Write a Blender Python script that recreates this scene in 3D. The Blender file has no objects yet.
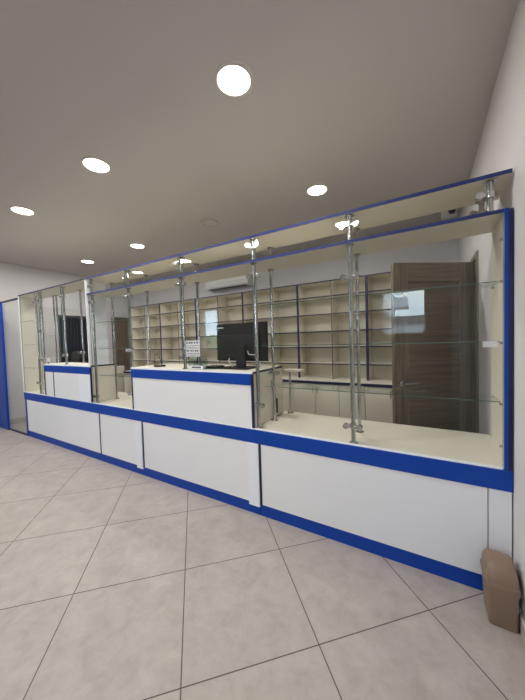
import bpy, bmesh, math, random
from mathutils import Vector, Matrix
random.seed(4)
C = bpy.context.scene.collection
PI = math.pi

# ------------------------------------------------------------------ materials
def mat(name, col, rough=.5, metal=0, spec=.5, bump=None, var=None, coat=0):
    m = bpy.data.materials.new(name); m.use_nodes = True
    nt = m.node_tree; b = nt.nodes['Principled BSDF']
    b.inputs['Base Color'].default_value = (*col, 1)
    b.inputs['Roughness'].default_value = rough
    b.inputs['Metallic'].default_value = metal
    b.inputs['Specular IOR Level'].default_value = spec
    b.inputs['Coat Weight'].default_value = coat
    tc = nt.nodes.new('ShaderNodeTexCoord')
    if var:
        scale, amt = var
        n = nt.nodes.new('ShaderNodeTexNoise'); n.inputs['Scale'].default_value = scale
        n.inputs['Detail'].default_value = 6
        nt.links.new(tc.outputs['Object'], n.inputs['Vector'])
        r = nt.nodes.new('ShaderNodeValToRGB')
        r.color_ramp.elements[0].position = .3; r.color_ramp.elements[1].position = .7
        r.color_ramp.elements[0].color = (*[c*(1-amt) for c in col], 1)
        r.color_ramp.elements[1].color = (*[min(1, c*(1+amt)) for c in col], 1)
        nt.links.new(n.outputs['Fac'], r.inputs['Fac'])
        nt.links.new(r.outputs['Color'], b.inputs['Base Color'])
    if bump:
        n = nt.nodes.new('ShaderNodeTexNoise'); n.inputs['Scale'].default_value = bump[0]
        nt.links.new(tc.outputs['Object'], n.inputs['Vector'])
        bp = nt.nodes.new('ShaderNodeBump'); bp.inputs['Strength'].default_value = bump[1]
        bp.inputs['Distance'].default_value = .002
        nt.links.new(n.outputs['Fac'], bp.inputs['Height']); nt.links.new(bp.outputs['Normal'], b.inputs['Normal'])
    return m

def glass_mat(name, tint=(.972, .980, .974), gloss=.5):
    m = bpy.data.materials.new(name); m.use_nodes = True
    nt = m.node_tree; nt.nodes.clear()
    out = nt.nodes.new('ShaderNodeOutputMaterial')
    t = nt.nodes.new('ShaderNodeBsdfTransparent'); t.inputs['Color'].default_value = (*tint, 1)
    g = nt.nodes.new('ShaderNodeBsdfGlossy'); g.inputs['Roughness'].default_value = 0.01; g.inputs['Color'].default_value = (.9, 1, .96, 1)
    f = nt.nodes.new('ShaderNodeFresnel'); f.inputs['IOR'].default_value = 1.5
    mul = nt.nodes.new('ShaderNodeMath'); mul.operation = 'MULTIPLY'; mul.inputs[1].default_value = gloss
    # same index on both sides of the thin sheet, so no total internal reflection
    geo = nt.nodes.new('ShaderNodeNewGeometry'); ior = nt.nodes.new('ShaderNodeMath'); ior.operation = 'MULTIPLY_ADD'
    ior.inputs[1].default_value = 1/1.5-1.5; ior.inputs[2].default_value = 1.5
    nt.links.new(geo.outputs['Backfacing'], ior.inputs[0]); nt.links.new(ior.outputs[0], f.inputs['IOR'])
    mx = nt.nodes.new('ShaderNodeMixShader')
    nt.links.new(f.outputs['Fac'], mul.inputs[0]); nt.links.new(mul.outputs[0], mx.inputs['Fac'])
    nt.links.new(t.outputs[0], mx.inputs[1]); nt.links.new(g.outputs[0], mx.inputs[2])
    nt.links.new(mx.outputs[0], out.inputs['Surface'])
    return m

def emit_mat(name, col, strength):
    m = bpy.data.materials.new(name); m.use_nodes = True
    nt = m.node_tree; b = nt.nodes['Principled BSDF']
    b.inputs['Base Color'].default_value = (*col, 1)
    b.inputs['Emission Color'].default_value = (*col, 1)
    b.inputs['Emission Strength'].default_value = strength
    return m

def wood_mat(name, dark, light, axis='Z'):
    m = bpy.data.materials.new(name); m.use_nodes = True
    nt = m.node_tree; b = nt.nodes['Principled BSDF']; b.inputs['Roughness'].default_value = .5
    tc = nt.nodes.new('ShaderNodeTexCoord'); mp = nt.nodes.new('ShaderNodeMapping')
    mp.inputs['Scale'].default_value = {'Z': (28, 28, 1.6), 'X': (1.6, 28, 28)}[axis]
    n = nt.nodes.new('ShaderNodeTexNoise'); n.inputs['Scale'].default_value = 1.4; n.inputs['Detail'].default_value = 8
    n.inputs['Distortion'].default_value = .6
    r = nt.nodes.new('ShaderNodeValToRGB')
    r.color_ramp.elements[0].position = .32; r.color_ramp.elements[1].position = .7
    r.color_ramp.elements[0].color = (*dark, 1); r.color_ramp.elements[1].color = (*light, 1)
    nt.links.new(tc.outputs['Object'], mp.inputs['Vector']); nt.links.new(mp.outputs[0], n.inputs['Vector'])
    nt.links.new(n.outputs['Fac'], r.inputs['Fac']); nt.links.new(r.outputs['Color'], b.inputs['Base Color'])
    return m

GANG, GX, GY = 0.77456, -2.55548, 0.7493-1.81656
def floor_mat():
    m = bpy.data.materials.new('floor_porcelain_tiles'); m.use_nodes = True
    nt = m.node_tree; b = nt.nodes['Principled BSDF']
    geo = nt.nodes.new('ShaderNodeNewGeometry')
    mp = nt.nodes.new('ShaderNodeMapping'); mp.vector_type = 'TEXTURE'
    mp.inputs['Location'].default_value = (GX, GY, 0)
    mp.inputs['Rotation'].default_value = (0, 0, GANG)
    mp.inputs['Scale'].default_value = (.6, .6, 1)
    nt.links.new(geo.outputs['Position'], mp.inputs['Vector'])
    sep = nt.nodes.new('ShaderNodeSeparateXYZ'); nt.links.new(mp.outputs[0], sep.inputs[0])
    def math_(op, a, bb=None):
        n = nt.nodes.new('ShaderNodeMath'); n.operation = op
        for i, v in enumerate((a, bb)):
            if v is None: continue
            if isinstance(v, (int, float)): n.inputs[i].default_value = v
            else: nt.links.new(v, n.inputs[i])
        return n.outputs[0]
    d = []
    cells = []
    for k in (0, 1):
        rnd = math_('ROUND', sep.outputs[k]); df = math_('ABSOLUTE', math_('SUBTRACT', sep.outputs[k], rnd))
        d.append(df); cells.append(math_('FLOOR', sep.outputs[k]))
    grout = math_('LESS_THAN', math_('MINIMUM', d[0], d[1]), .0042)
    cv = nt.nodes.new('ShaderNodeCombineXYZ'); nt.links.new(cells[0], cv.inputs[0]); nt.links.new(cells[1], cv.inputs[1])
    wn = nt.nodes.new('ShaderNodeTexWhiteNoise'); nt.links.new(cv.outputs[0], wn.inputs['Vector'])
    # stone-like mottling, offset per tile
    off = nt.nodes.new('ShaderNodeVectorMath'); off.operation = 'MULTIPLY_ADD'
    nt.links.new(wn.outputs['Color'], off.inputs[0]); off.inputs[1].default_value = (20, 20, 20)
    nt.links.new(geo.outputs['Position'], off.inputs[2])
    n1 = nt.nodes.new('ShaderNodeTexNoise'); n1.inputs['Scale'].default_value = 9; n1.inputs['Detail'].default_value = 12
    n1.inputs['Roughness'].default_value = .72; n1.inputs['Distortion'].default_value = .3
    nt.links.new(off.outputs[0], n1.inputs['Vector'])
    r = nt.nodes.new('ShaderNodeValToRGB')
    e = r.color_ramp.elements
    e[0].position = .28; e[0].color = (.335, .297, .262, 1); e[1].position = .72; e[1].color = (.465, .42, .38, 1)
    nt.links.new(n1.outputs['Fac'], r.inputs['Fac'])
    mx = nt.nodes.new('ShaderNodeMix'); mx.data_type = 'RGBA'
    nt.links.new(grout, mx.inputs[0]); nt.links.new(r.outputs['Color'], mx.inputs[6])
    mx.inputs[7].default_value = (.07, .055, .048, 1)
    nt.links.new(mx.outputs[2], b.inputs['Base Color'])
    b.inputs['Roughness'].default_value = .42
    b.inputs['Specular IOR Level'].default_value = .45
    return m

M = dict(
    blue=mat('royal_blue_laminate', (.0013, .052, .36), .45, spec=.3),
    bedge=mat('blue_edge_band', (.012, .026, .15), .5),
    blued=mat('navy_edge_band', (.004, .010, .055), .45),
    white=mat('white_glossy_laminate', (.84, .85, .85), .32, var=(2, .012)),
    cream=mat('cream_laminate', (.78, .73, .62), .45, var=(3, .02)),
    edge=mat('white_edge_band', (.86, .89, .93), .35),
    fwall=mat('painted_front_wall_dark_taupe', (.20, .19, .18), .8),
    wall=mat('painted_wall_pale_grey', (.69, .665, .66), .85, bump=(180, .15)),
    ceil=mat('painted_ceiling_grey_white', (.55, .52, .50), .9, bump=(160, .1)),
    chrome=mat('chrome_steel', (.50, .495, .49), .18, 1),
    bright=mat('polished_chrome', (.62, .61, .60), .2, 1),
    black=mat('black_plastic', (.007, .007, .008), .5),
    dgrey=mat('dark_grey_metal', (.06, .06, .063), .5),
    plast=mat('white_plastic', (.75, .74, .71), .35),
    bin=mat('taupe_brown_plastic', (.25, .17, .115), .38, bump=(300, .1)),
    paper=mat('white_paper', (.85, .84, .87), .8),
    ink=mat('grey_ink', (.10, .10, .13), .8),
    base=mat('baseboard_tile', (.50, .46, .42), .4, var=(5, .06)),
    trim=mat('white_lamp_trim', (.60, .56, .52), .5),
    floor=floor_mat(),
    glass=glass_mat('clear_display_glass'),
    gedge=mat('green_glass_edge', (.10, .17, .14), .15),
    acry=glass_mat('clear_acrylic', (.86, .92, .91), 1.6),
    lamp=emit_mat('lit_lamp_diffuser', (1, .93, .84), 14),
    puck=emit_mat('lit_puck_diffuser', (.93, 1, .93), 5),
    wood=wood_mat('grey_brown_oak', (.12, .09, .064), (.26, .205, .152)),
    woodx=wood_mat('grey_brown_oak_horizontal', (.135, .103, .075), (.215, .168, .125), 'X'),
    woodf=wood_mat('brown_oak_far_door', (.14, .10, .07), (.24, .18, .13)),
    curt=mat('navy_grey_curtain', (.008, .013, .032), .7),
    leaf=mat('hedge_green', (.06, .13, .04), .8, var=(9, .5)),
    plaster=mat('white_street_plaster', (.75, .76, .78), .8),
    roofm=mat('grey_roof_tiles', (.22, .21, .22), .8, var=(14, .3)),
    asphalt=mat('street_paving', (.25, .24, .23), .9, var=(5, .15)),
)

# ------------------------------------------------------------------ mesh helpers
def box(bm, x0, x1, y0, y1, z0, z1, bev=0):
    g = bmesh.ops.create_cube(bm, size=1)
    vs = g['verts']
    for v in vs:
        v.co = Vector((x0+(v.co.x+.5)*(x1-x0), y0+(v.co.y+.5)*(y1-y0), z0+(v.co.z+.5)*(z1-z0)))
    if bev:
        es = {e for v in vs for e in v.link_edges}
        bmesh.ops.bevel(bm, geom=list(es), offset=bev, segments=2, affect='EDGES', profile=.7)
def tube(bm, a, b, r, seg=20, r2=None):
    a, b = Vector(a), Vector(b); d = b-a; L = d.length
    g = bmesh.ops.create_cone(bm, cap_ends=True, segments=seg, radius1=r, radius2=r if r2 is None else r2, depth=L)
    q = d.to_track_quat('Z', 'Y').to_matrix().to_4x4(); T = Matrix.Translation((a+b)/2) @ q
    bmesh.ops.transform(bm, matrix=T, verts=g['verts'])
def path_tube(bm, pts, r, seg=8):
    for a, b in zip(pts, pts[1:]): tube(bm, a, b, r, seg)
    for p in pts[1:-1]:
        g = bmesh.ops.create_icosphere(bm, subdivisions=1, radius=r)
        bmesh.ops.translate(bm, verts=g['verts'], vec=Vector(p))
def lathe(bm, prof, cx, cy, seg=40):
    rings = []
    for r, z in prof:
        rings.append([bm.verts.new((cx+r*math.cos(2*PI*k/seg), cy+r*math.sin(2*PI*k/seg), z)) for k in range(seg)])
    for a, b in zip(rings, rings[1:]):
        for k in range(seg):
            bm.faces.new((a[k], a[(k+1) % seg], b[(k+1) % seg], b[k]))
    return rings
def obj(name, bm, m, parent=None, smooth=None, label=None):
    bmesh.ops.recalc_face_normals(bm, faces=bm.faces)
    me = bpy.data.meshes.new(name); bm.to_mesh(me); bm.free()
    me.materials.append(M[m] if isinstance(m, str) else m)
    o = bpy.data.objects.new(name, me); C.objects.link(o)
    if parent:
        o.parent = parent
        o.matrix_parent_inverse = Matrix.Identity(4)
        # parts are authored in world space: move the mesh into the parent's frame
        W = Matrix.Identity(4); q = parent
        while q: W = q.matrix_basis @ W; q = q.parent
        me.transform(W.inverted())
    if smooth:
        for p in me.polygons: p.use_smooth = True
        me.set_sharp_from_angle(angle=math.radians(35))
    if label: o['label'] = label
    return o
def bx(name, m, parent, *a, bev=0, label=None):
    bm = bmesh.new(); box(bm, *a, bev=bev); return obj(name, bm, m, parent, label=label)
def tag(o, label, cat, group=None):
    o['label'] = label; o['category'] = cat
    if group: o['group'] = group
    return o
def thing(name, label, cat, loc=(0, 0, 0), group=None):
    o = bpy.data.objects.new(name, None); C.objects.link(o); o.location = loc
    o.empty_display_size = .1
    return tag(o, label, cat, group)
def struct(name, bm, m, parent=None, smooth=None):
    o = obj(name, bm, m, parent, smooth)
    if not parent: o['kind'] = 'structure'
    return o
def sbox(name, m, *a):
    bm = bmesh.new(); box(bm, *a); return struct(name, bm, m)
def copy_thing(src, loc, label=None, group=None):
    r = src.copy(); C.objects.link(r); r.location = loc
    if label: r['label'] = label
    if group: r['group'] = group
    for ch in list(src.children):
        c = ch.copy(); C.objects.link(c); c.parent = r
        for g in list(ch.children):
            d = g.copy(); C.objects.link(d); d.parent = c
    return r

# ------------------------------------------------------------------ room shell
XR, XL, YB, YF, ZC = .372, -6.5, 2.75, -4.0, 2.9
sbox('floor', 'floor', XL-.2, XR+1.2, YF-.2, YB+.2, -.1, 0)
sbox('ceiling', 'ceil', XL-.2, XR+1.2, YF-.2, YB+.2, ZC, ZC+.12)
sbox('wall_back', 'wall', XL-.2, XR+1.2, YB, YB+.2, 0, ZC)
# left wall with two door openings
bm = bmesh.new()
LW = (XL-.2, XL)
box(bm, *LW, YF, .98, 0, ZC); box(bm, *LW, 1.62, 2.12, 0, ZC); box(bm, *LW, 2.70, YB, 0, ZC)
box(bm, *LW, .98, 1.62, 2.02, ZC); box(bm, *LW, 2.12, 2.70, 2.04, ZC)
struct('wall_left', bm, 'wall')
# right wall with the side door opening
bm = bmesh.new()
RW = (XR, XR+.14)
box(bm, *RW, YF, 1.17, 0, ZC); box(bm, *RW, 1.90, YB, 0, ZC); box(bm, *RW, 1.17, 1.90, 2.02, ZC)
struct('wall_right', bm, 'wall')
sbox('wall_passage', 'wall', XR+1.05, XR+1.2, .6, YB, 0, ZC)
sbox('wall_passage_end', 'wall', XR+.14, XR+1.05, .6, .75, 0, ZC)
# front wall (behind the camera) with two windows
wins = [(-.76, .00, 1.40, 2.24), (-5.42, -4.83, 1.12, 2.26)]
bm = bmesh.new(); FW = (YF-.2, YF)
box(bm, -4.83, -.76, *FW, 0, ZC); box(bm, .0, XR+1.2, *FW, 0, ZC); box(bm, XL-.2, -5.42, *FW, 0, ZC)
for x0, x1, z0, z1 in wins:
    box(bm, x0, x1, *FW, 0, z0); box(bm, x0, x1, *FW, z1, ZC)
struct('wall_front', bm, 'fwall')
for i, (x0, x1, z0, z1) in enumerate(wins):
    w = bpy.data.objects.new('window_%d' % (i+1), None); C.objects.link(w); w['kind'] = 'structure'
    w.location = ((x0+x1)/2, YF-.1, z0)
    t = .035
    bm = bmesh.new()
    box(bm, x0, x0+t, YF-.14, YF-.08, z0, z1); box(bm, x1-t, x1, YF-.14, YF-.08, z0, z1)
    box(bm, x0+t, x1-t, YF-.14, YF-.08, z0, z0+t); box(bm, x0+t, x1-t, YF-.14, YF-.08, z1-t, z1)
    obj('window_frame', bm, 'plast', w)
    bx('window_pane', 'glass', w, x0+t, x1-t, YF-.112, YF-.106, z0+t, z1-t)
# baseboard on the right wall (visible strip in front of the counter) and other walls
sbox('baseboard_right', 'base', XR-.012, XR-.0005, YF, -.0, 0, .08)
sbox('baseboard_left', 'base', XL+.0005, XL+.012, -.63, .90, 0, .08)
sbox('baseboard_back', 'base', XL+.02, XR-.02, YB-.012, YB-.0005, 0, .08)

d4 = bpy.data.objects.new('added_dark_door', None); C.objects.link(d4); d4['kind'] = 'structure'; d4.location = (XL, -1.6, 0)  # unseen dark door, added to darken what the left panes reflect
bm = bmesh.new()
box(bm, XL+.0005, XL+.03, -2.50, -2.44, 0, 2.16); box(bm, XL+.0005, XL+.03, -.70, -.64, 0, 2.16); box(bm, XL+.0005, XL+.03, -2.44, -.70, 2.10, 2.16)
obj('door_frame', bm, 'dgrey', d4)
bx('door_leaf', 'dgrey', d4, XL+.0005, XL+.02, -2.438, -1.573, .002, 2.098)
bx('door_leaf', 'dgrey', d4, XL+.0005, XL+.02, -1.567, -.702, .002, 2.098)
# ------------------------------------------------------------------ ceiling downlights
def make_downlight(lit=True):
    t = thing('recessed_downlight', '', 'ceiling light', (0, 0, ZC), None)
    bm = bmesh.new()
    lathe(bm, [(.112, ZC-.0005), (.112, ZC-.006), (.106, ZC-.010), (.096, ZC-.010), (.094, ZC-.004)], 0, 0, 48)
    obj('trim_ring', bm, 'trim', t, smooth=True)
    bm = bmesh.new(); bmesh.ops.create_circle(bm, cap_ends=True, segments=48, radius=.093)
    bmesh.ops.translate(bm, verts=bm.verts, vec=(0, 0, ZC-.005))
    o = obj('diffuser', bm, 'lamp', t)
    for p in o.data.polygons:
        if p.normal.z > 0: o.data.flip_normals()
    ld = bpy.data.lights.new('downlight_glow', 'AREA'); ld.shape = 'DISK'; ld.size = .18; ld.energy = LAMP
    ld.color = (1, .975, .95)
    lo = bpy.data.objects.new('downlight_glow', ld); C.objects.link(lo); lo.parent = t; lo.location = (0, 0, -.012)
    return t
LAMP = 13.5
rows = [(-.43, ['largest lit downlight, nearest the camera at the top of the picture', 'lit downlight at upper left, second of the front row', 'lit downlight farthest left in the front row']),
        (1.0, ['lit downlight at right above the counter canopy', None, 'lit downlight in the row behind, left of the unlit round fitting', 'smallest lit downlight, far left just above the canopy edge'])]
dl = make_downlight()
first = True
XS = (-.957, -2.39, -3.86, -5.29)
DG = 'recessed downlights in the ceiling'
for y, labs in rows:
    for k, lb in enumerate(labs):
        if lb is None: continue
        if first: dl.location = (XS[k], y, ZC); dl['label'] = lb; dl['group'] = DG; first = False
        else: copy_thing(dl, (XS[k], y, ZC), lb, DG)
for k, x in enumerate(XS):
    copy_thing(dl, (x, -1.99, ZC), 'lit downlight in the ceiling row behind the camera', 'downlights behind the camera')
copy_thing(dl, (XS[3], -.43, ZC), 'lit downlight beyond the left edge of the picture', None)
t = thing('ceiling_speaker', 'unlit round grey fitting flush in the ceiling above the canopy', 'ceiling speaker', (-2.385, 1.0, ZC))
bm = bmesh.new(); lathe(bm, [(.112, ZC-.0005), (.112, ZC-.006), (.106, ZC-.011), (.096, ZC-.011), (.094, ZC-.004)], -2.385, 1.0, 48); obj('trim_ring', bm, 'base', t, smooth=True)
bm = bmesh.new(); lathe(bm, [(.093, ZC-.004), (.05, ZC-.008), (.004, ZC-.009)], -2.385, 1.0, 48); obj('grille', bm, 'ceil', t, smooth=True)

# ------------------------------------------------------------------ base cabinets of the counter
ZT, ZB = .685, .574
def base_cabinet(x0, x1, label, strip=None):
    t = thing('counter_cabinet', label, 'counter cabinet', ((x0+x1)/2, .3, 0), 'base cabinets under the counter')
    bx('body', 'white', t, x0+.001, x1-.001, .022, .58, .0, ZB-.001)
    e = .016
    bm = bmesh.new()
    box(bm, x0+.001, x0+e, .0, .021, .09, ZB)
    obj('edge_strip', bm, 'blued', t)
    px1 = x1-.001
    if strip:
        bx('cover_strip', 'edge', t, strip[0], strip[1], -.006, .021, .072, ZB-.001, bev=.001)
        px1 = strip[0]-.0015
    bx('front_panel', 'white', t, x0+e+.002, px1, .004, .021, .0925, ZB-.001, bev=.0015)
    bx('kickboard', 'blue', t, x0+.0015, x1-.0015, .010, .0215, .0, .0915, bev=.001)
base_cabinet(-5.34, -3.345, 'long white counter cabinet at the far left end, beside the glass gate')
base_cabinet(-3.345, -2.557, 'shortest white counter cabinet, under the gap between the raised desks', (-2.655, -2.559))
base_cabinet(-2.557, -1.135, 'white counter cabinet under the larger raised desk with the monitor', (-1.236, -1.137))
base_cabinet(-1.135, .269, 'white counter cabinet at the right, nearest the camera beside the waste bin')
t = thing('filler_panel', 'narrow white upright panel closing the counter against the right wall, behind the bin', 'panel', (.32, .03, 0))
bx('board', 'white', t, .2725, .366, .006, .03, .0, ZB-.001, bev=.001)
bm = bmesh.new(); tube(bm, (.322, .0065, .53), (.322, .004, .53), .004, 12); obj('screw_cap', bm, 'plast', t)

t = thing('counter_worktop', 'long cream counter top with a deep royal blue front fascia running wall to glass gate', 'counter top', (-2.5, .3, ZB))
bx('support_frame', 'white', t, -5.37, .30, .0225, .58, ZB-.0005, .6605)
bx('deck', 'cream', t, -5.385, .367, .0225, .60, .661, ZT)
bx('fascia', 'blue', t, -5.40, .369, .0, .022, ZB, ZT-.002, bev=.0015)
bx('front_lip', 'edge', t, -5.40, .330, .0, .0225, ZT-.0018, ZT+.006)
# left end: blue upright under the fascia
tag(bx('end_panel', 'blue', None, -5.372, -5.342, .0, .58, 0, ZB-.001), 'blue end panel closing the left end of the counter base', 'panel')

# ------------------------------------------------------------------ raised desks
TD = 1.135
def desk(x0, x1, depth, label, seam=None, strip=None):
    t = thing('raised_desk', label, 'service desk', ((x0+x1)/2, .0, ZT), 'raised blue and white service desks on the counter')
    z0 = ZT+.0065
    bx('side_panel', 'cream', t, x0, x0+.018, .018, depth, z0, 1.118)
    bx('side_panel', 'cream', t, x1-.018, x1, .018, depth, z0, 1.118)
    bx('edge_strip', 'blued', t, x0, x0+.016, .0, .0175, z0, 1.03)
    bx('edge_strip', 'blued', t, x1-.016, x1, .0, .0175, z0, 1.118)
    bx('fascia', 'blue', t, x0, x1-.0165, -.002, .0175, 1.030, 1.118, bev=.001)
    if seam:
        bx('edge_strip', 'blued', t, seam-.009, seam+.009, .0, .0175, z0, 1.0295)
        bx('front_panel', 'white', t, x0+.0165, seam-.0095, .003, .0175, z0, 1.0295)
        bx('front_panel', 'white', t, seam+.0095, strip-.001, .003, .0175, z0, 1.0295)
        bx('cover_strip', 'edge', t, strip, x1-.0165, -.001, .0175, z0, 1.0295)
    else:
        bx('front_panel', 'white', t, x0+.0165, x1-.0165, .003, .0175, z0, 1.0295)
    bx('desk_top', 'cream', t, x0, x1, .006, depth, 1.1185, TD)
    bx('top_edge', 'blued', t, x1+.0002, x1+.0015, .006, depth, 1.1185, TD)
    bx('front_lip', 'edge', t, x0, x1, -.002, .0055, 1.1185, TD)
    return t
desk(-4.668, -3.475, .30, 'smaller raised desk at the left with a narrow panel beside its seam', seam=-4.41, strip=-3.75)
desk(-2.690, -1.172, .52, 'wider raised desk at the centre carrying the black monitor')

# ------------------------------------------------------------------ canopy boards, side panels
ZL0, ZL1, ZU0, ZU1 = 1.975, 1.992, 2.158, 2.176
t = thing('canopy_board', 'upper cream canopy board with blue front edge spanning the whole counter', 'canopy', (-2.5, .15, ZU0))
bx('board', 'cream', t, -5.385, .364, .0025, .32, ZU0, ZU1)
bx('front_edge', 'bedge', t, -3.47, .364, -.0005, .002, ZU0-.001, ZU1+.001)
bx('front_edge', 'blued', t, -5.40, -3.4702, -.0005, .002, ZU0+.003, ZU1+.001)
bx('back_edge', 'blued', t, -5.385, .364, .3202, .3215, ZU0, ZU1)
t = thing('showcase_top_board', 'lower cream board with blue front edge below the canopy, over the glass showcase', 'shelf board', (-1.5, .15, ZL0))
bx('board', 'cream', t, -3.470, .3325, .0025, .32, ZL0, ZL1)
bx('front_edge', 'bedge', t, -3.470, .3325, -.0005, .002, ZL0-.001, ZL1+.001)
t = thing('showcase_side_panel', 'tall cream side panel with blue front at the right wall', 'side panel', (.345, .1, ZT))
bx('board', 'cream', t, .334, .350, .0025, .32, ZT+.0065, ZL1)
bx('front_post', 'blue', t, .3335, .350, -.004, .002, ZT-.002, ZL1)
bx('wall_post', 'blued', t, .3502, .368, .0, .02, ZT-.002, ZL1-.004)
for z in (.80, 1.02, 1.336, 1.649, 1.86):
    bm = bmesh.new(); tube(bm, (.334, .035, z-.006), (.322, .035, z-.006), .007, 12); obj('shelf_pin', bm, 'chrome', t)
    if z in (1.02, 1.336, 1.649):
        bm = bmesh.new(); tube(bm, (.334, .24, z-.009), (.322, .24, z-.009), .005, 12); obj('shelf_pin', bm, 'chrome', t)
tag(bx('price_label', 'paper', None, .255, .318, .0571, .0579, 1.308, 1.3385), 'small white label hanging from the middle glass shelf near the right wall', 'label')

t = thing('divider_panel', 'tall white upright panel dividing the left desk bay from the central showcase', 'side panel', (-3.46, .1, ZT))
bx('board', 'edge', t, -3.4995, -3.4715, .0025, .23, TD+.0005, ZU0-.0005)
bx('front_edge', 'wall', t, -3.4995, -3.4715, -.001, .002, TD+.0005, ZU0-.0015)
t = thing('end_panel', 'tall cream and white upright panel at the far left end of the showcase', 'side panel', (-5.39, .1, ZT))
bx('board', 'cream', t, -5.398, -5.380, .0025, .30, ZT+.0065, ZU0-.0005)
bx('front_edge', 'edge', t, -5.402, -5.376, -.002, .002, ZT+.0065, ZU0-.0015)

# ------------------------------------------------------------------ chrome poles
def pole(x, y, z0, label, clamps=(), stops=None, r=.0145, name='chrome_pole', group='chrome showcase poles', foot=True, sides=(-1, 1)):
    """stops: list of (z_low, z_high) tube segments between boards"""
    t = thing(name, label, 'pole', (x, y, z0), group)
    for a, b in stops:
        bm = bmesh.new(); tube(bm, (x, y, a), (x, y, b), r, 24); obj('tube', bm, 'chrome', t, smooth=True)
        for z, s in ((a, 1), (b, -1)):
            bm = bmesh.new(); tube(bm, (x, y, z+.0002*s), (x, y, z+.005*s), .030, 28)
            tube(bm, (x, y, z+.005*s), (x, y, z+.018*s), .0165, 20)
            obj('flange', bm, 'chrome', t, smooth=True)
    for z in clamps:
        bm = bmesh.new()
        tube(bm, (x, y, z-.016), (x, y, z+.016), r+.008, 20)
        yy = y-.020
        for s in sides:
            tube(bm, (x+s*.010, yy+.008, z), (x+s*.044, yy, z), .012, 14)
            tube(bm, (x+s*.044, yy-.010, z), (x+s*.044, yy+.014, z), .018, 18)
        obj('glass_clamp', bm, 'bright', t, smooth=True)
    return t
YP = .038
S2 = [(ZT, ZL0-.0005), (ZL1+.0005, ZU0-.0005)]
pole(-.420, YP, ZT, 'front chrome pole standing on the cream top in the middle of the right showcase', (.80, 1.77, 2.09), S2)
pole(-1.146, YP, ZT, 'front chrome pole at the right end of the monitor desk', (.872, 1.88, 2.115), S2)
pole(-1.930, YP, TD, 'front chrome pole on the monitor desk, left of the paper sign', (1.24, 1.915, 2.11), [(TD, ZL0-.0005), (ZL1+.0005, ZU0-.0005)])
pole(-2.722, YP, ZT, 'front chrome pole at the left end of the monitor desk', (.848, 1.315, 1.895, 2.09), S2)
pole(-3.420, YP, ZT, 'front chrome pole right of the tall white divider panel', (.765, 1.89, 2.08), S2)
pole(-4.105, YP, TD, 'front chrome pole on top of the smaller left desk', (1.262, 2.035), [(TD, ZU0-.0005)])
pole(-4.745, YP, ZT, 'front chrome pole touching the left end of the smaller desk', (1.19, 1.605, 2.04), [(ZT, ZU0-.0005)])
pole(-4.905, YP, ZT, 'leftmost front chrome pole, in the left glass showcase', (.85, 2.03), [(ZT, ZU0-.0005)])
pole(.283, YP, ZL1, 'short front chrome post between the two boards near the right wall', (2.085,), [(ZL1+.0005, ZU0-.0005)], sides=(-1,))
YQ = .283
pole(.283, YQ, ZL1, 'short rear chrome post between the two boards near the right wall', (2.085,), [(ZL1+.0005, ZU0-.0005)], sides=(-1,))
pole(-.430, YQ, ZT, 'rear chrome pole in the right showcase in front of the back shelves', (), S2, r=.0125)
pole(-1.135, YQ, ZT, 'rear chrome pole just right of the monitor', (1.10,), S2, r=.0125)
pole(-1.975, YQ, TD, 'rear chrome pole on the monitor desk behind the paper sign', (), [(TD, ZL0-.0005), (ZL1+.0005, ZU0-.0005)], r=.0125)
pole(-2.745, YQ, ZT, 'rear chrome pole left of the monitor desk, behind the wire stand', (), S2, r=.0125)
pole(-3.42, YQ, ZT, 'rear chrome pole in front of the brown door at the far left', (), S2, r=.0125)
pole(-4.17, YQ, TD, 'rear chrome pole on the left desk in front of the dark doorway', (1.28,), [(TD, ZU0-.0005)], r=.0125)
pole(-4.86, YQ, ZT, 'rear chrome pole beside the dark doorway, right one of the pair', (), [(ZT, ZU0-.0005)], r=.0125)
pole(-4.95, YQ, ZT, 'rear chrome pole beside the dark doorway, left one of the pair', (), [(ZT, ZU0-.0005)], r=.0125)

# ------------------------------------------------------------------ glass
GP = 'glass panes of the showcase front'
UP = 'narrow glass panes between the two boards'
def upper_pane(x0, x1, label):
    pane(x0, x1, ZL1+.002, ZU0-.002, label, group=UP)
def pane(x0, x1, z0, z1, label, y=.0085, group=GP):
    t = thing('glass_screen', label, 'glass pane', ((x0+x1)/2, y, z0), group)
    bx('pane', 'glass', t, x0+.0015, x1-.0015, y, y+.005, z0, z1)
    for a, b in ((x0, x0+.0013), (x1-.0013, x1)): bx('polished_edge', 'gedge', t, a, b, y, y+.005, z0, z1)
g0 = ZT+.007
pane(-1.130, -.424, g0, 1.973, 'clear front glass pane right of the monitor desk, between two chrome poles', .0085)
pane(-.416, .332, g0, 1.973, 'large clear front glass pane at the right, in front of the wooden door', .0085)
pane(-3.444, -2.700, g0, 1.973, 'clear front glass pane in the gap between the two desks', .0085)
pane(-2.690, -1.934, 1.222, 1.973, 'clear glass pane over the left half of the monitor desk', .0085)
pane(-1.926, -1.15, 1.222, 1.973, 'clear glass pane over the right half of the monitor desk in front of the monitor', .0085)
pane(-5.374, -4.75, g0, 2.156, 'clear glass pane of the showcase at the far left', .0085)
pane(-4.735, -4.109, 1.232, 2.156, 'clear glass pane over the left half of the smaller desk', .0085)
pane(-4.101, -3.502, 1.232, 2.156, 'clear glass pane over the right half of the smaller desk', .0085)
upper_pane(-3.412, -2.728, 'narrow glass pane between the boards, above the gap between the desks')
upper_pane(-2.716, -1.936, 'narrow glass pane between the boards, above the wire stand')
upper_pane(-1.924, -1.152, 'narrow glass pane between the boards, above the black monitor')
upper_pane(-1.140, -.426, 'narrow glass pane between the boards, above the cream counter right of the monitor')
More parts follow.
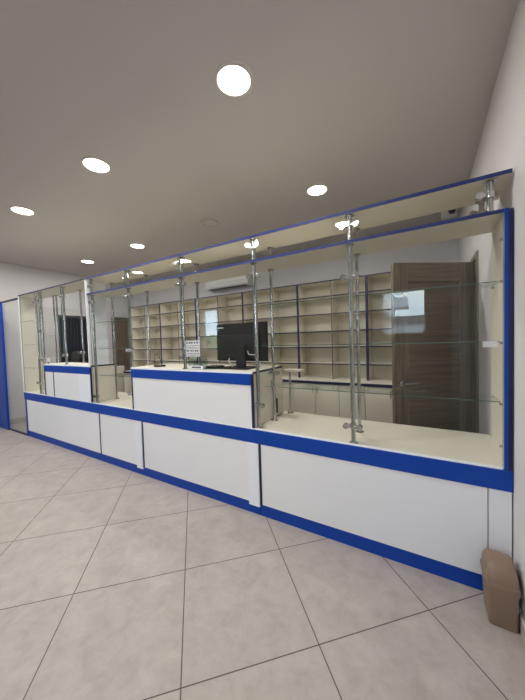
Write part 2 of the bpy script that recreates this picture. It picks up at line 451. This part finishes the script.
upper_pane(-.414, .270, 'narrow glass pane between the boards, above the wooden door')
def glass_shelf(x0, x1, z, label, y0=.058, y1=.262):
    t = thing('glass_shelf', label, 'glass shelf', ((x0+x1)/2, .16, z), 'glass shelves of the showcase')
    bx('plate', 'glass', t, x0, x1, y0+.0015, y1, z-.0025, z+.0025)
    bx('polished_edge', 'gedge', t, x0, x1, y0, y0+.0012, z-.0025, z+.0025)
NM = {1.02: 'lowest', 1.336: 'middle', 1.649: 'highest'}
for z in (1.02, 1.336, 1.649):
    glass_shelf(-1.115, .330, z, '%s clear glass shelf in the right showcase' % NM[z])
    glass_shelf(-3.395, -2.76, z, '%s clear glass shelf in the gap between the desks' % NM[z])
for z, n in ((1.06, 'lowest'), (1.415, 'middle'), (1.769, 'highest')):
    glass_shelf(-5.378, -4.99, z, '%s clear glass shelf in the far left showcase' % n, .02)

# ------------------------------------------------------------------ small furniture standing on the deck
t = thing('small_stand', 'short chrome pole with a small cream shelf behind the showcase beside the monitor desk', 'stand', (-1.25, .554, ZT))
bm = bmesh.new(); tube(bm, (-1.11, .554, ZT+.0005), (-1.11, .554, 1.085), .011, 20); tube(bm, (-1.11, .554, ZT+.0005), (-1.11, .554, ZT+.007), .03, 24); obj('pole', bm, 'chrome', t, smooth=True)
bx('top', 'cream', t, -1.155, -.97, .50, .60, 1.0855, 1.10)
t = thing('power_adapter', 'small black adapter box with a cable on the right side of the monitor desk', 'adapter', (-1.16, .30, .75))
bx('case', 'black', t, -1.1695, -1.150, .325, .375, .73, .86, bev=.003)
bm = bmesh.new(); path_tube(bm, [(-1.160, .35, .8605), (-1.160, .34, .90), (-1.158, .30, .94), (-1.160, .28, .99), (-1.164, .30, 1.03)], .003); obj('cable', bm, 'black', t)

# ------------------------------------------------------------------ monitor (its back towards us)
my = .24
t = thing('monitor', 'black flat computer monitor seen from behind on the wide raised desk', 'monitor', (-1.42, my, TD))
mx0, mx1, mz0, mz1 = -1.715, -1.175, 1.20, 1.535
bm = bmesh.new(); box(bm, mx0, mx1, my, my+.022, mz0, mz1, bev=.004); obj('screen_case', bm, 'black', t)
bx('bezel_edge', 'dgrey', t, mx0-.002, mx1+.002, my+.0222, my+.030, mz0-.002, mz1+.005)
bx('rear_housing', 'black', t, mx0+.07, mx1-.07, my-.022, my-.0003, mz0+.02, mz1-.10, bev=.008)
bx('maker_badge', 'plast', t, mx0+.02, mx0+.085, my-.0012, my-.0003, mz1-.035, mz1-.026)
bx('stand_neck', 'black', t, -1.465, -1.37, my-.046, my-.0225, TD+.012, 1.34, bev=.004)
bx('stand_base', 'black', t, -1.60, -1.30, my-.13, my+.10, TD+.0005, TD+.012, bev=.003)
bm = bmesh.new(); path_tube(bm, [(-1.55, my-.026, 1.225), (-1.545, my-.05, 1.20), (-1.51, my-.055, 1.175), (-1.50, my-.05, 1.15)], .004)
obj('cable', bm, 'plast', t)
bm = bmesh.new(); path_tube(bm, [(-1.35, my-.026, 1.29), (-1.33, my-.04, 1.26), (-1.27, my-.03, 1.255), (-1.25, my+.02, 1.20), (-1.27, my+.05, TD+.005)], .0035)
obj('cable', bm, 'plast', t)
t = thing('keyboard', 'black keyboard lying on the desk in front of the monitor foot', 'keyboard', (-1.66, .18, TD))
bx('tray', 'black', t, -1.73, -1.607, .09, .21, TD+.0005, TD+.022, bev=.003)
bm = bmesh.new()
for i in range(6):
    for j in range(5): box(bm, -1.725+i*.0193, -1.709+i*.0193, .098+j*.021, .115+j*.021, TD+.0222, TD+.027)
k = obj('key', bm, 'dgrey', t); k['kind'] = 'stuff'

# paper sign on the glass
t = thing('paper_sign', 'white printed paper notice stuck to the glass over the monitor desk', 'sign', (-1.81, .016, 1.25))
bx('sheet', 'paper', t, -1.893, -1.722, .0150, .0158, 1.252, 1.395)
bm = bmesh.new()
random.seed(9)
for zz, h, n in ((1.368, .016, 5), (1.345, .006, 9), (1.330, .005, 9), (1.322, .002, 1), (1.297, .013, 6), (1.276, .006, 8), (1.262, .006, 10)):
    if n == 1: box(bm, -1.889, -1.726, .0143, .0149, zz, zz+h); continue
    w = .155/n
    for i in range(n):
        a = -1.886+i*w+random.random()*w*.15
        box(bm, a, a+w*random.uniform(.45, .8), .0143, .0149, zz, zz+h)
obj('print', bm, 'ink', t)
t = thing('acrylic_holder', 'clear acrylic box with a dark label on the desk below the paper notice', 'display holder', (-1.77, .1, TD))
ax0, ax1, ay0, ay1, az = -1.885, -1.70, .03, .085, 1.225
bm = bmesh.new()
z0 = TD+.0005
box(bm, ax0, ax1, ay0, ay0+.003, z0, az); box(bm, ax0, ax1, ay1-.003, ay1, z0, az+.03)
box(bm, ax0, ax0+.003, ay0+.003, ay1-.003, z0, az); box(bm, ax1-.003, ax1, ay0+.003, ay1-.003, z0, az)
box(bm, ax0+.003, ax1-.003, ay0+.003, ay1-.003, z0, z0+.003)
for k in (1, 2): box(bm, ax0+k*.062, ax0+k*.062+.003, ay0+.003, ay1-.003, z0+.004, az-.01)
obj('box', bm, 'acry', t)
bx('label_strip', 'ink', t, ax0+.045, ax1-.03, ay0-.0012, ay0-.0003, TD+.012, TD+.026)
bx('insert_card', 'paper', t, ax0+.004, ax1-.004, ay0-.0003, ay0-.00005, TD+.004, TD+.034)

t = thing('wire_stand', 'thin wire hoop stand on a small black base at the left of the monitor desk', 'wire stand', (-2.5, .15, TD))
bm = bmesh.new(); lathe(bm, [(.0, TD+.0005), (.058, TD+.0005), (.062, TD+.006), (.055, TD+.018), (.0, TD+.02)], -2.42, .15, 32)
obj('base', bm, 'black', t, smooth=True)
bm = bmesh.new(); path_tube(bm, [(-2.475, .15, TD+.01), (-2.50, .15, 1.17), (-2.505, .15, 1.235), (-2.49, .15, 1.26), (-2.455, .15, 1.262), (-2.425, .15, 1.245), (-2.405, .15, 1.20), (-2.385, .15, TD+.016)], .003)
obj('hoop', bm, 'black', t)

t = thing('price_tag', 'tiny white tag standing at the left end of the smaller desk', 'tag', (-4.6, .04, TD))
bx('card', 'paper', t, -4.655, -4.575, .036, .038, 1.165, 1.215)
bx('print', 'ink', t, -4.645, -4.59, .0352, .0358, 1.185, 1.193)
bx('foot', 'chrome', t, -4.63, -4.60, .03, .045, TD+.0005, 1.1645)

# black office chair behind the left desk
cx, cy = -5.43, .80
t = thing('office_chair', 'black office chair with rounded back behind the smaller left desk', 'chair', (cx, cy, 0))
bm = bmesh.new()
pts = []
for k in range(25):
    a = PI*k/24; pts.append((cx+.135*math.cos(a), 1.14+.145*math.sin(a)))
pts = [(cx+.16, .62)]+[(cx+.155, .95)]+pts+[(cx-.155, .95), (cx-.16, .62)]
fr = [bm.verts.new((x, cy-.03, z)) for x, z in pts]; bk = [bm.verts.new((x, cy+.03, z)) for x, z in pts]
bm.faces.new(fr); bm.faces.new(bk[::-1])
for i in range(len(pts)): j = (i+1) % len(pts); bm.faces.new((fr[i], fr[j], bk[j], bk[i]))
obj('backrest', bm, 'black', t)
bx('seat', 'black', t, cx-.24, cx+.24, cy+.03, cy+.50, .46, .54, bev=.02)
bx('back_bracket', 'black', t, cx-.03, cx+.03, cy-.0, cy+.1, .5, .64)
bm = bmesh.new(); tube(bm, (cx, cy+.26, .08), (cx, cy+.26, .46), .028, 16); obj('gas_lift', bm, 'chrome', t, smooth=True)
bm = bmesh.new()
for k in range(5):
    a = 2*PI*k/5+.3; tube(bm, (cx, cy+.26, .10), (cx+.28*math.cos(a), cy+.26+.28*math.sin(a), .065), .018, 10)
obj('star_base', bm, 'black', t)
for k in range(5):
    a = 2*PI*k/5+.3; bm = bmesh.new(); px, py = cx+.28*math.cos(a), cy+.26+.28*math.sin(a)
    tube(bm, (px-.02, py, .031), (px+.02, py, .031), .030, 16); obj('caster', bm, 'black', t)

# ------------------------------------------------------------------ shelving on the back wall
YS, YSB = 2.2, 2.50
WT = .775
SZ = [.775, 1.005, 1.254, 1.486, 1.74, 2.0]
TOP = 2.22
xe = [.330, -.701, -1.716, -2.745, -3.844, -4.87, -5.86]
names = ['tall cream open shelving unit at the right end, partly behind the wooden door',
         'open shelving unit just left of the wooden door, seen through the right showcase',
         'open shelving unit immediately right of the monitor',
         'open shelving unit directly behind the monitor',
         'open shelving unit behind the wire stand',
         'open shelving unit at the far left of the back wall']
G1 = 'open shelving units on the back wall'
for i in range(6):
    x1, x0 = xe[i]-.0007, xe[i+1]+.0007
    t = thing('shelving_unit', names[i], 'shelving', ((x0+x1)/2, YS, WT), G1)
    w = .017
    bx('back_panel', 'cream', t, x0+w, x1-w, YSB-.01, YSB, WT+.0005, TOP-.02)
    for a, b in ((x0, x0+w), (x1-w, x1)):
        s = bx('side_panel', 'cream', t, a, b, YS+.002, YSB, WT+.0005, TOP)
        bx('edge_band', 'blued', s, a, b, YS, YS+.0018, WT+.0005, TOP)
    mid = (x0+x1)/2 + {0: 0, 1: .02, 2: .035, 3: .0, 4: .02, 5: .0}[i]
    s = bx('divider', 'cream', t, mid-.008, mid+.008, YS+.003, YSB-.0105, WT+.0005, TOP-.018)
    bx('edge_band', 'blued', s, mid-.006, mid+.006, YS+.001, YS+.0028, WT+.0005, TOP-.018)
    s = bx('top_panel', 'cream', t, x0+w, x1-w, YS+.002, YSB, TOP-.0175, TOP)
    bx('edge_band', 'blued', s, x0+w, x1-w, YS, YS+.0018, TOP-.0175, TOP)
    for z in SZ[1:]:
        for a, b in ((x0+w, mid-.0082), (mid+.0082, x1-w)):
            s = bx('shelf', 'cream', t, a, b, YS+.006, YSB-.0105, z-.017, z)
            bx('edge_band', 'blued', s, a, b, YS+.0042, YS+.0058, z-.017, z)
bx_t = thing('back_worktop', 'long cream worktop with dark blue edge below the open shelves', 'worktop', (-2.7, 2.2, .74))
bx('board', 'cream', bx_t, xe[-1], .330, 1.952, YSB, .740, WT)
bx('edge_band', 'blued', bx_t, xe[-1], .330, 1.948, 1.9518, .740, WT)
spots = ['under the right end unit, partly behind the wooden door', 'left of the wooden door, seen through the right showcase', 'under the shelving right of the monitor',
         'behind the wide raised desk and monitor', 'behind the wire stand on the wide desk', 'at the far left of the back wall']
for i in range(6):
    b, a = xe[i], xe[i+1]; wd = (b-a)/3
    t = thing('base_cabinet', 'cream three-door base cabinet ' + spots[i], 'cabinet', ((a+b)/2, 2.2, 0), 'three-door base cabinets along the back wall')
    bx('body', 'dgrey', t, a+.001, b-.001, 1.985, YSB, .08, .7395)  # carcass coloured dark to stand in for shade in the door gaps
    bx('plinth', 'blued', t, a+.001, b-.001, 2.02, YSB, 0, .0795)
    for k in range(3):
        d = bx('door', 'cream', t, a+k*wd+.004, a+(k+1)*wd-.004, 1.962, 1.9845, .085, .732, bev=.001)
        hx = a+k*wd+(wd-.035 if k % 2 == 0 else .035)
        bm = bmesh.new()
        path_tube(bm, [(hx, 1.9615, .70), (hx, 1.94, .70), (hx, 1.94, .61), (hx, 1.9615, .61)], .005)
        obj('handle', bm, 'chrome', d)

# air conditioner
t = thing('air_conditioner', 'white split air conditioner high on the back wall above the monitor', 'air conditioner', (-3.37, YB, 2.43))
ax0, ax1 = -3.88, -2.86
bm = bmesh.new()
prof = [(y+YB-2.52, z+.02) for y, z in [(2.52, 2.41), (2.52, 2.68), (2.36, 2.68), (2.335, 2.665), (2.325, 2.62), (2.325, 2.47), (2.345, 2.425), (2.39, 2.405)]]
for x in (ax0, ax1): pass
A = [bm.verts.new((ax0, y, z)) for y, z in prof]; B_ = [bm.verts.new((ax1, y, z)) for y, z in prof]
bm.faces.new(A); bm.faces.new(B_[::-1])
for i in range(len(prof)): j = (i+1) % len(prof); bm.faces.new((A[i], A[j], B_[j], B_[i]))
obj('housing', bm, 'plast', t)
bm = bmesh.new(); box(bm, ax0+.06, ax1-.06, YB-.185, YB-.10, 2.417, 2.4245); obj('air_flap', bm, 'dgrey', t)
bx('front_seam', 'dgrey', t, ax0+.01, ax1-.01, YB-.1965, YB-.1952, 2.520, 2.523)

# security camera near the right back corner
CX, CY = .27, 2.30
t = thing('security_camera', 'small grey security camera on the ceiling near the right wall, seen between the two boards', 'camera', (CX, CY, ZC))
bx('mount', 'plast', t, CX-.11, CX+.05, CY-.05, CY+.05, ZC-.10, ZC, bev=.004)
bm = bmesh.new(); tube(bm, (CX, CY-.0505, ZC-.055), (CX-.005, CY-.11, ZC-.075), .036, 20); obj('body', bm, 'dgrey', t, smooth=True)
bm = bmesh.new(); tube(bm, (CX-.0052, CY-.1115, ZC-.0754), (CX-.006, CY-.12, ZC-.078), .026, 20); obj('lens', bm, 'black', t, smooth=True)

# ------------------------------------------------------------------ open wooden door in the right wall
d1 = bpy.data.objects.new('door_1', None); C.objects.link(d1); d1['kind'] = 'structure'
d1.location = (.345, 1.215, 0)
ang = math.atan2(.80-1.215, -.25-.345)
d1.rotation_euler = (0, 0, ang)
L = math.hypot(.80-1.215, -.25-.345)
def lbx(name, m, *a, bev=0, parent=None):
    bm = bmesh.new(); box(bm, *a, bev=bev)
    o = obj(name, bm, m); o.parent = parent or d1; return o
# local frame: +x from hinge to free edge, local +y faces ... camera side after rotation is +y
H = 1.995
sw = .13
T0, T1 = -.02, .02
lbx('stile', 'wood', 0, sw, T0, T1, .01, H, bev=.002); lbx('stile', 'wood', L-sw, L, T0, T1, .01, H, bev=.002)
lbx('rail', 'woodx', sw, L-sw, T0, T1, H-.16, H, bev=.002)
lbx('rail', 'woodx', sw, L-sw, T0, T1, 1.02, 1.16, bev=.002)
lbx('rail', 'woodx', sw, L-sw, T0, T1, .01, .2, bev=.002)
lbx('inset_panel', 'woodx', sw+.0005, L-sw-.0005, T0+.012, T1-.012, 1.1605, H-.1605)
lbx('inset_panel', 'woodx', sw+.0005, L-sw-.0005, T0+.012, T1-.012, .2005, 1.0195)
for s in (1, -1):
    bm = bmesh.new()
    hx, hz = L-.06, .975
    tube(bm, (hx, s*.0202, hz), (hx, s*.028, hz), .025, 24)
    tube(bm, (hx, s*.028, hz), (hx, s*.06, hz), .009, 14)
    path_tube(bm, [(hx, s*.06, hz), (hx-.13, s*.062, hz)], .009, 14)
    o = obj('door_handle', bm, 'chrome', smooth=True); o.parent = d1
# architrave and lining
bm = bmesh.new()
box(bm, XR-.014, XR-.0005, 1.09, 1.17, 0, 2.065); box(bm, XR-.014, XR-.0005, 1.90, 1.94, .785, 2.065)
box(bm, XR-.014, XR-.0005, 1.17, 1.90, 2.02, 2.065)
box(bm, XR, XR+.14, 1.1705, 1.19, 0, 2.0195); box(bm, XR, XR+.14, 1.88, 1.8995, 0, 2.0195); box(bm, XR, XR+.14, 1.19, 1.88, 2.0, 2.0195)
struct('trim_1', bm, 'wood')

# ------------------------------------------------------------------ left wall doors
d2 = bpy.data.objects.new('door_2', None); C.objects.link(d2); d2['kind'] = 'structure'; d2.location = (XL-.03, 1.3, 0)
bm = bmesh.new()
for a, b in ((.98, 1.03), (1.57, 1.62)): box(bm, XL-.05, XL+.012, a, b, 0, 2.02)
box(bm, XL-.05, XL+.012, 1.03, 1.57, 1.97, 2.02)
obj('door_frame', bm, 'dgrey', d2)
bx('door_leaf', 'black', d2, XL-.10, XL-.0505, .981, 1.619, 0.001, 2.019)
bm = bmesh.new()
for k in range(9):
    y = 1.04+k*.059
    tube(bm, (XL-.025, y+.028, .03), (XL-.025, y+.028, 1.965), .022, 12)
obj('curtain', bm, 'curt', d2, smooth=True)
d3 = bpy.data.objects.new('door_3', None); C.objects.link(d3); d3['kind'] = 'structure'; d3.location = (XL-.03, 2.53, 0)
bx('door_leaf', 'woodf', d3, XL-.05, XL-.01, 2.165, 2.655, .001, 1.995)
bm = bmesh.new()
for a, b in ((2.12, 2.165), (2.655, 2.70)): box(bm, XL-.06, XL+.012, a, b, 0, 2.04)
box(bm, XL-.06, XL+.012, 2.165, 2.655, 1.995, 2.04); obj('door_frame', bm, 'woodf', d3)
bm = bmesh.new(); path_tube(bm, [(XL-.009, 2.24, 1.0), (XL+.04, 2.24, 1.0), (XL+.04, 2.35, 1.0)], .009); obj('door_handle', bm, 'chrome', d3)
# side bench near the far left door
t = thing('side_table', 'low cream side table with dark open underside by the far left door', 'table', (-6.2, 2.0, 0))
bx('top', 'cream', t, -6.44, -5.95, 1.75, 2.19, .66, .70)
bx('apron', 'cream', t, -6.43, -5.96, 1.765, 1.785, .56, .6595)
for a, b in ((-6.43, -6.40), (-5.99, -5.96)): bx('side_panel', 'cream', t, a, b, 1.786, 2.17, 0, .6595)
bx('back_panel', 'dgrey', t, -6.3995, -5.9905, 2.15, 2.17, 0, .6595)  # dark sheet stands in for the shade in the open underside
tag(bx('paper_roll_box', 'paper', None, -6.40, -6.12, 1.80, 1.95, .7005, .755, bev=.004), 'low white box lying on the side table', 'box')
t = thing('cardboard_box', 'pale square box standing on the right end of the side table', 'box', (-6.03, 1.95, .7005))
bx('carton', 'cream', t, -6.09, -5.97, 1.86, 2.05, .7005, .87)
bx('lid', 'edge', t, -6.093, -5.967, 1.857, 2.053, .8705, .885)

# ------------------------------------------------------------------ far left gate and blue unit
t = thing('glass_gate', 'tall clear glass panel with thin dark rails left of the counter end', 'glass gate', (-5.7, .01, 0))
bx('pane', 'glass', t, -6.063, -5.405, .006, .014, .022, 2.12)
bx('top_rail', 'blued', t, -6.063, -5.405, -.002, .022, 2.1205, 2.145)
bx('bottom_rail', 'blued', t, -6.063, -5.405, -.002, .022, .0005, .0215)
t = thing('blue_frame_unit', 'blue framed white panel unit at the far left edge', 'frame unit', (-6.25, .03, 0))
bx('frame', 'blue', t, -6.36, -6.065, -.02, .012, .0005, 2.145, bev=.002)
bx('frame', 'blue', t, -6.495, -6.42, -.02, .012, .0005, 2.145, bev=.002)
bx('rail', 'blue', t, -6.4195, -6.3605, -.02, .05, .0005, .09)
bx('rail', 'blue', t, -6.4195, -6.3605, -.02, .05, .62, .70)
bx('rail', 'blue', t, -6.4195, -6.3605, -.02, .05, 2.07, 2.145)
bx('lower_panel', 'white', t, -6.4195, -6.3605, .0, .03, .0905, .6195)
bx('upper_pane', 'glass', t, -6.4195, -6.3605, .01, .016, .7005, 2.0695)

# ------------------------------------------------------------------ waste bin
bcx, bcy = .2955, -.112
t = thing('waste_bin', 'taupe brown plastic swing-lid waste bin on the floor by the right wall', 'waste bin', (bcx, bcy, 0))
def rrect(cx, cy, hx, hy, r, seg=6):
    out = []
    for k, (sx, sy) in enumerate(((1, 1), (-1, 1), (-1, -1), (1, -1))):
        for i in range(seg+1):
            a = PI/2*k+PI/2*i/seg
            out.append((cx+sx*(hx-r)+r*math.cos(a), cy+sy*(hy-r)+r*math.sin(a)))
    return out
def loft(bm, secs, cap0=True, cap1=True):
    rings = [[bm.verts.new((x, y, z)) for x, y in rrect(bcx+ox, bcy, hx, hy, r)] for (z, hx, hy, r, ox) in secs]
    for a, b in zip(rings, rings[1:]):
        n = len(a)
        for k in range(n): bm.faces.new((a[k], a[(k+1) % n], b[(k+1) % n], b[k]))
    if cap0: bm.faces.new(rings[0][::-1])
    if cap1: bm.faces.new(rings[-1])
    return rings
BH = .192
bm = bmesh.new()
loft(bm, [(.001, .052, .072, .012, .003), (.006, .054, .075, .014, .003), (BH-.02, .0605, .082, .018, 0), (BH-.018, .064, .086, .019, 0), (BH, .065, .087, .019, 0)])
obj('body', bm, 'bin', t, smooth=True)
# lid: collar plus a hood arched along y
bm = bmesh.new()
loft(bm, [(BH+.0005, .0655, .0875, .020, 0), (BH+.010, .066, .088, .020, 0), (BH+.018, .063, .085, .019, 0)])
obj('lid_collar', bm, 'bin', t, smooth=True)
bm = bmesh.new()
zb = BH+.0185
N = 14; rows_ = []
for i in range(N+1):
    u = -1+2*i/N
    y = bcy+u*.080
    h = .008+.078*math.sqrt(max(0, 1-abs(u)**3.2))
    row = []
    for j, (fx, fz) in enumerate(((-1, 0), (-1, .55), (-.93, .82), (-.75, .96), (-.4, 1.0), (0, 1.02), (.4, 1.0), (.75, .96), (.93, .82), (1, .55), (1, 0))):
        row.append(bm.verts.new((bcx+fx*.058, y, zb+fz*h)))
    rows_.append(row)
for a, b in zip(rows_, rows_[1:]):
    for k in range(len(a)-1): bm.faces.new((a[k], a[k+1], b[k+1], b[k]))
bm.faces.new(rows_[0]); bm.faces.new(rows_[-1][::-1]); bm.faces.new([r[0] for r in rows_]+[r[-1] for r in rows_[::-1]])
obj('swing_lid', bm, 'bin', t, smooth=True)
bm = bmesh.new()
pts = []
for i in range(3, N-2):
    u = -1+2*i/N; pts.append((bcx-.0585, bcy+u*.080, zb+.50*(.008+.078*math.sqrt(max(0, 1-abs(u)**3.2)))))
path_tube(bm, pts, .0012, 6); obj('hinge_seam', bm, 'black', t)

# ------------------------------------------------------------------ outside, behind the camera (seen only as reflections)
sbox('ground_street', 'asphalt', -30, 20, -40, YF-.2, -.25, -.12)
t = thing('street_house', 'white house with a balcony and grey roof across the street', 'house', (-2, -15, 0))
bx('wall', 'plaster', t, -5.5, 3.0, -18, -14, -.12, 2.0)
bx('roof', 'roofm', t, -6, 3.5, -18.3, -13.7, 2.0, 2.35)
bx('balcony_slab', 'plaster', t, -3.2, -.75, -13.9, -12.6, 2.7, 2.8)
bx('balcony_parapet', 'plaster', t, -3.2, -.75, -12.7, -12.6, 2.8, 3.15)
bx('stair_tower', 'plaster', t, -3.4, -1.75, -18, -14.0, 2.3505, 3.9)
bm = bmesh.new()
for k in range(40):
    g = bmesh.ops.create_icosphere(bm, subdivisions=2, radius=random.uniform(.5, .9))
    bmesh.ops.translate(bm, verts=g['verts'], vec=(-22+k*.35, -11+random.uniform(-.5, .5), random.uniform(.3, 1.1)))
h = obj('hedge', bm, 'leaf'); tag(h, 'green hedge across the street', 'hedge'); h['kind'] = 'stuff'

# ------------------------------------------------------------------ sky
w = bpy.data.worlds.new('overcast_sky'); bpy.context.scene.world = w; w.use_nodes = True
nt = w.node_tree; bg = nt.nodes['Background']
tc = nt.nodes.new('ShaderNodeTexCoord'); nz = nt.nodes.new('ShaderNodeTexNoise'); nz.inputs['Scale'].default_value = 3
nt.links.new(tc.outputs['Generated'], nz.inputs['Vector'])
rp = nt.nodes.new('ShaderNodeValToRGB'); rp.color_ramp.elements[0].position = .4; rp.color_ramp.elements[1].position = .62
rp.color_ramp.elements[0].color = (.50, .66, .95, 1); rp.color_ramp.elements[1].color = (.9, .94, 1, 1)
nt.links.new(nz.outputs['Fac'], rp.inputs['Fac']); nt.links.new(rp.outputs['Color'], bg.inputs['Color'])
bg.inputs['Strength'].default_value = 18.0

# ------------------------------------------------------------------ camera (solved from the photograph)
yaw, pitch, roll = -.5332, -.0366, -.0303
F = Vector((math.sin(yaw)*math.cos(pitch), math.cos(yaw)*math.cos(pitch), math.sin(pitch)))
r0 = Vector((math.cos(yaw), -math.sin(yaw), 0)); u0 = r0.cross(F)
r = math.cos(roll)*r0+math.sin(roll)*u0; u = -math.sin(roll)*r0+math.cos(roll)*u0
cd = bpy.data.cameras.new('camera'); cam = bpy.data.objects.new('camera', cd); C.objects.link(cam)
Mx = Matrix(((r.x, u.x, -F.x), (r.y, u.y, -F.y), (r.z, u.z, -F.z))).to_4x4()
Mx.translation = Vector((0, -1.81656, 1.38327))
cam.matrix_world = Mx
cd.sensor_fit = 'VERTICAL'; cd.sensor_height = 36; cd.lens = 278.8*36/700; cd.clip_start = .05
bpy.context.scene.camera = cam
vs = bpy.context.scene.view_settings
vs.view_transform = 'Standard'; vs.look = 'None'; vs.gamma = 1; vs.use_curve_mapping = False; vs.exposure = 0
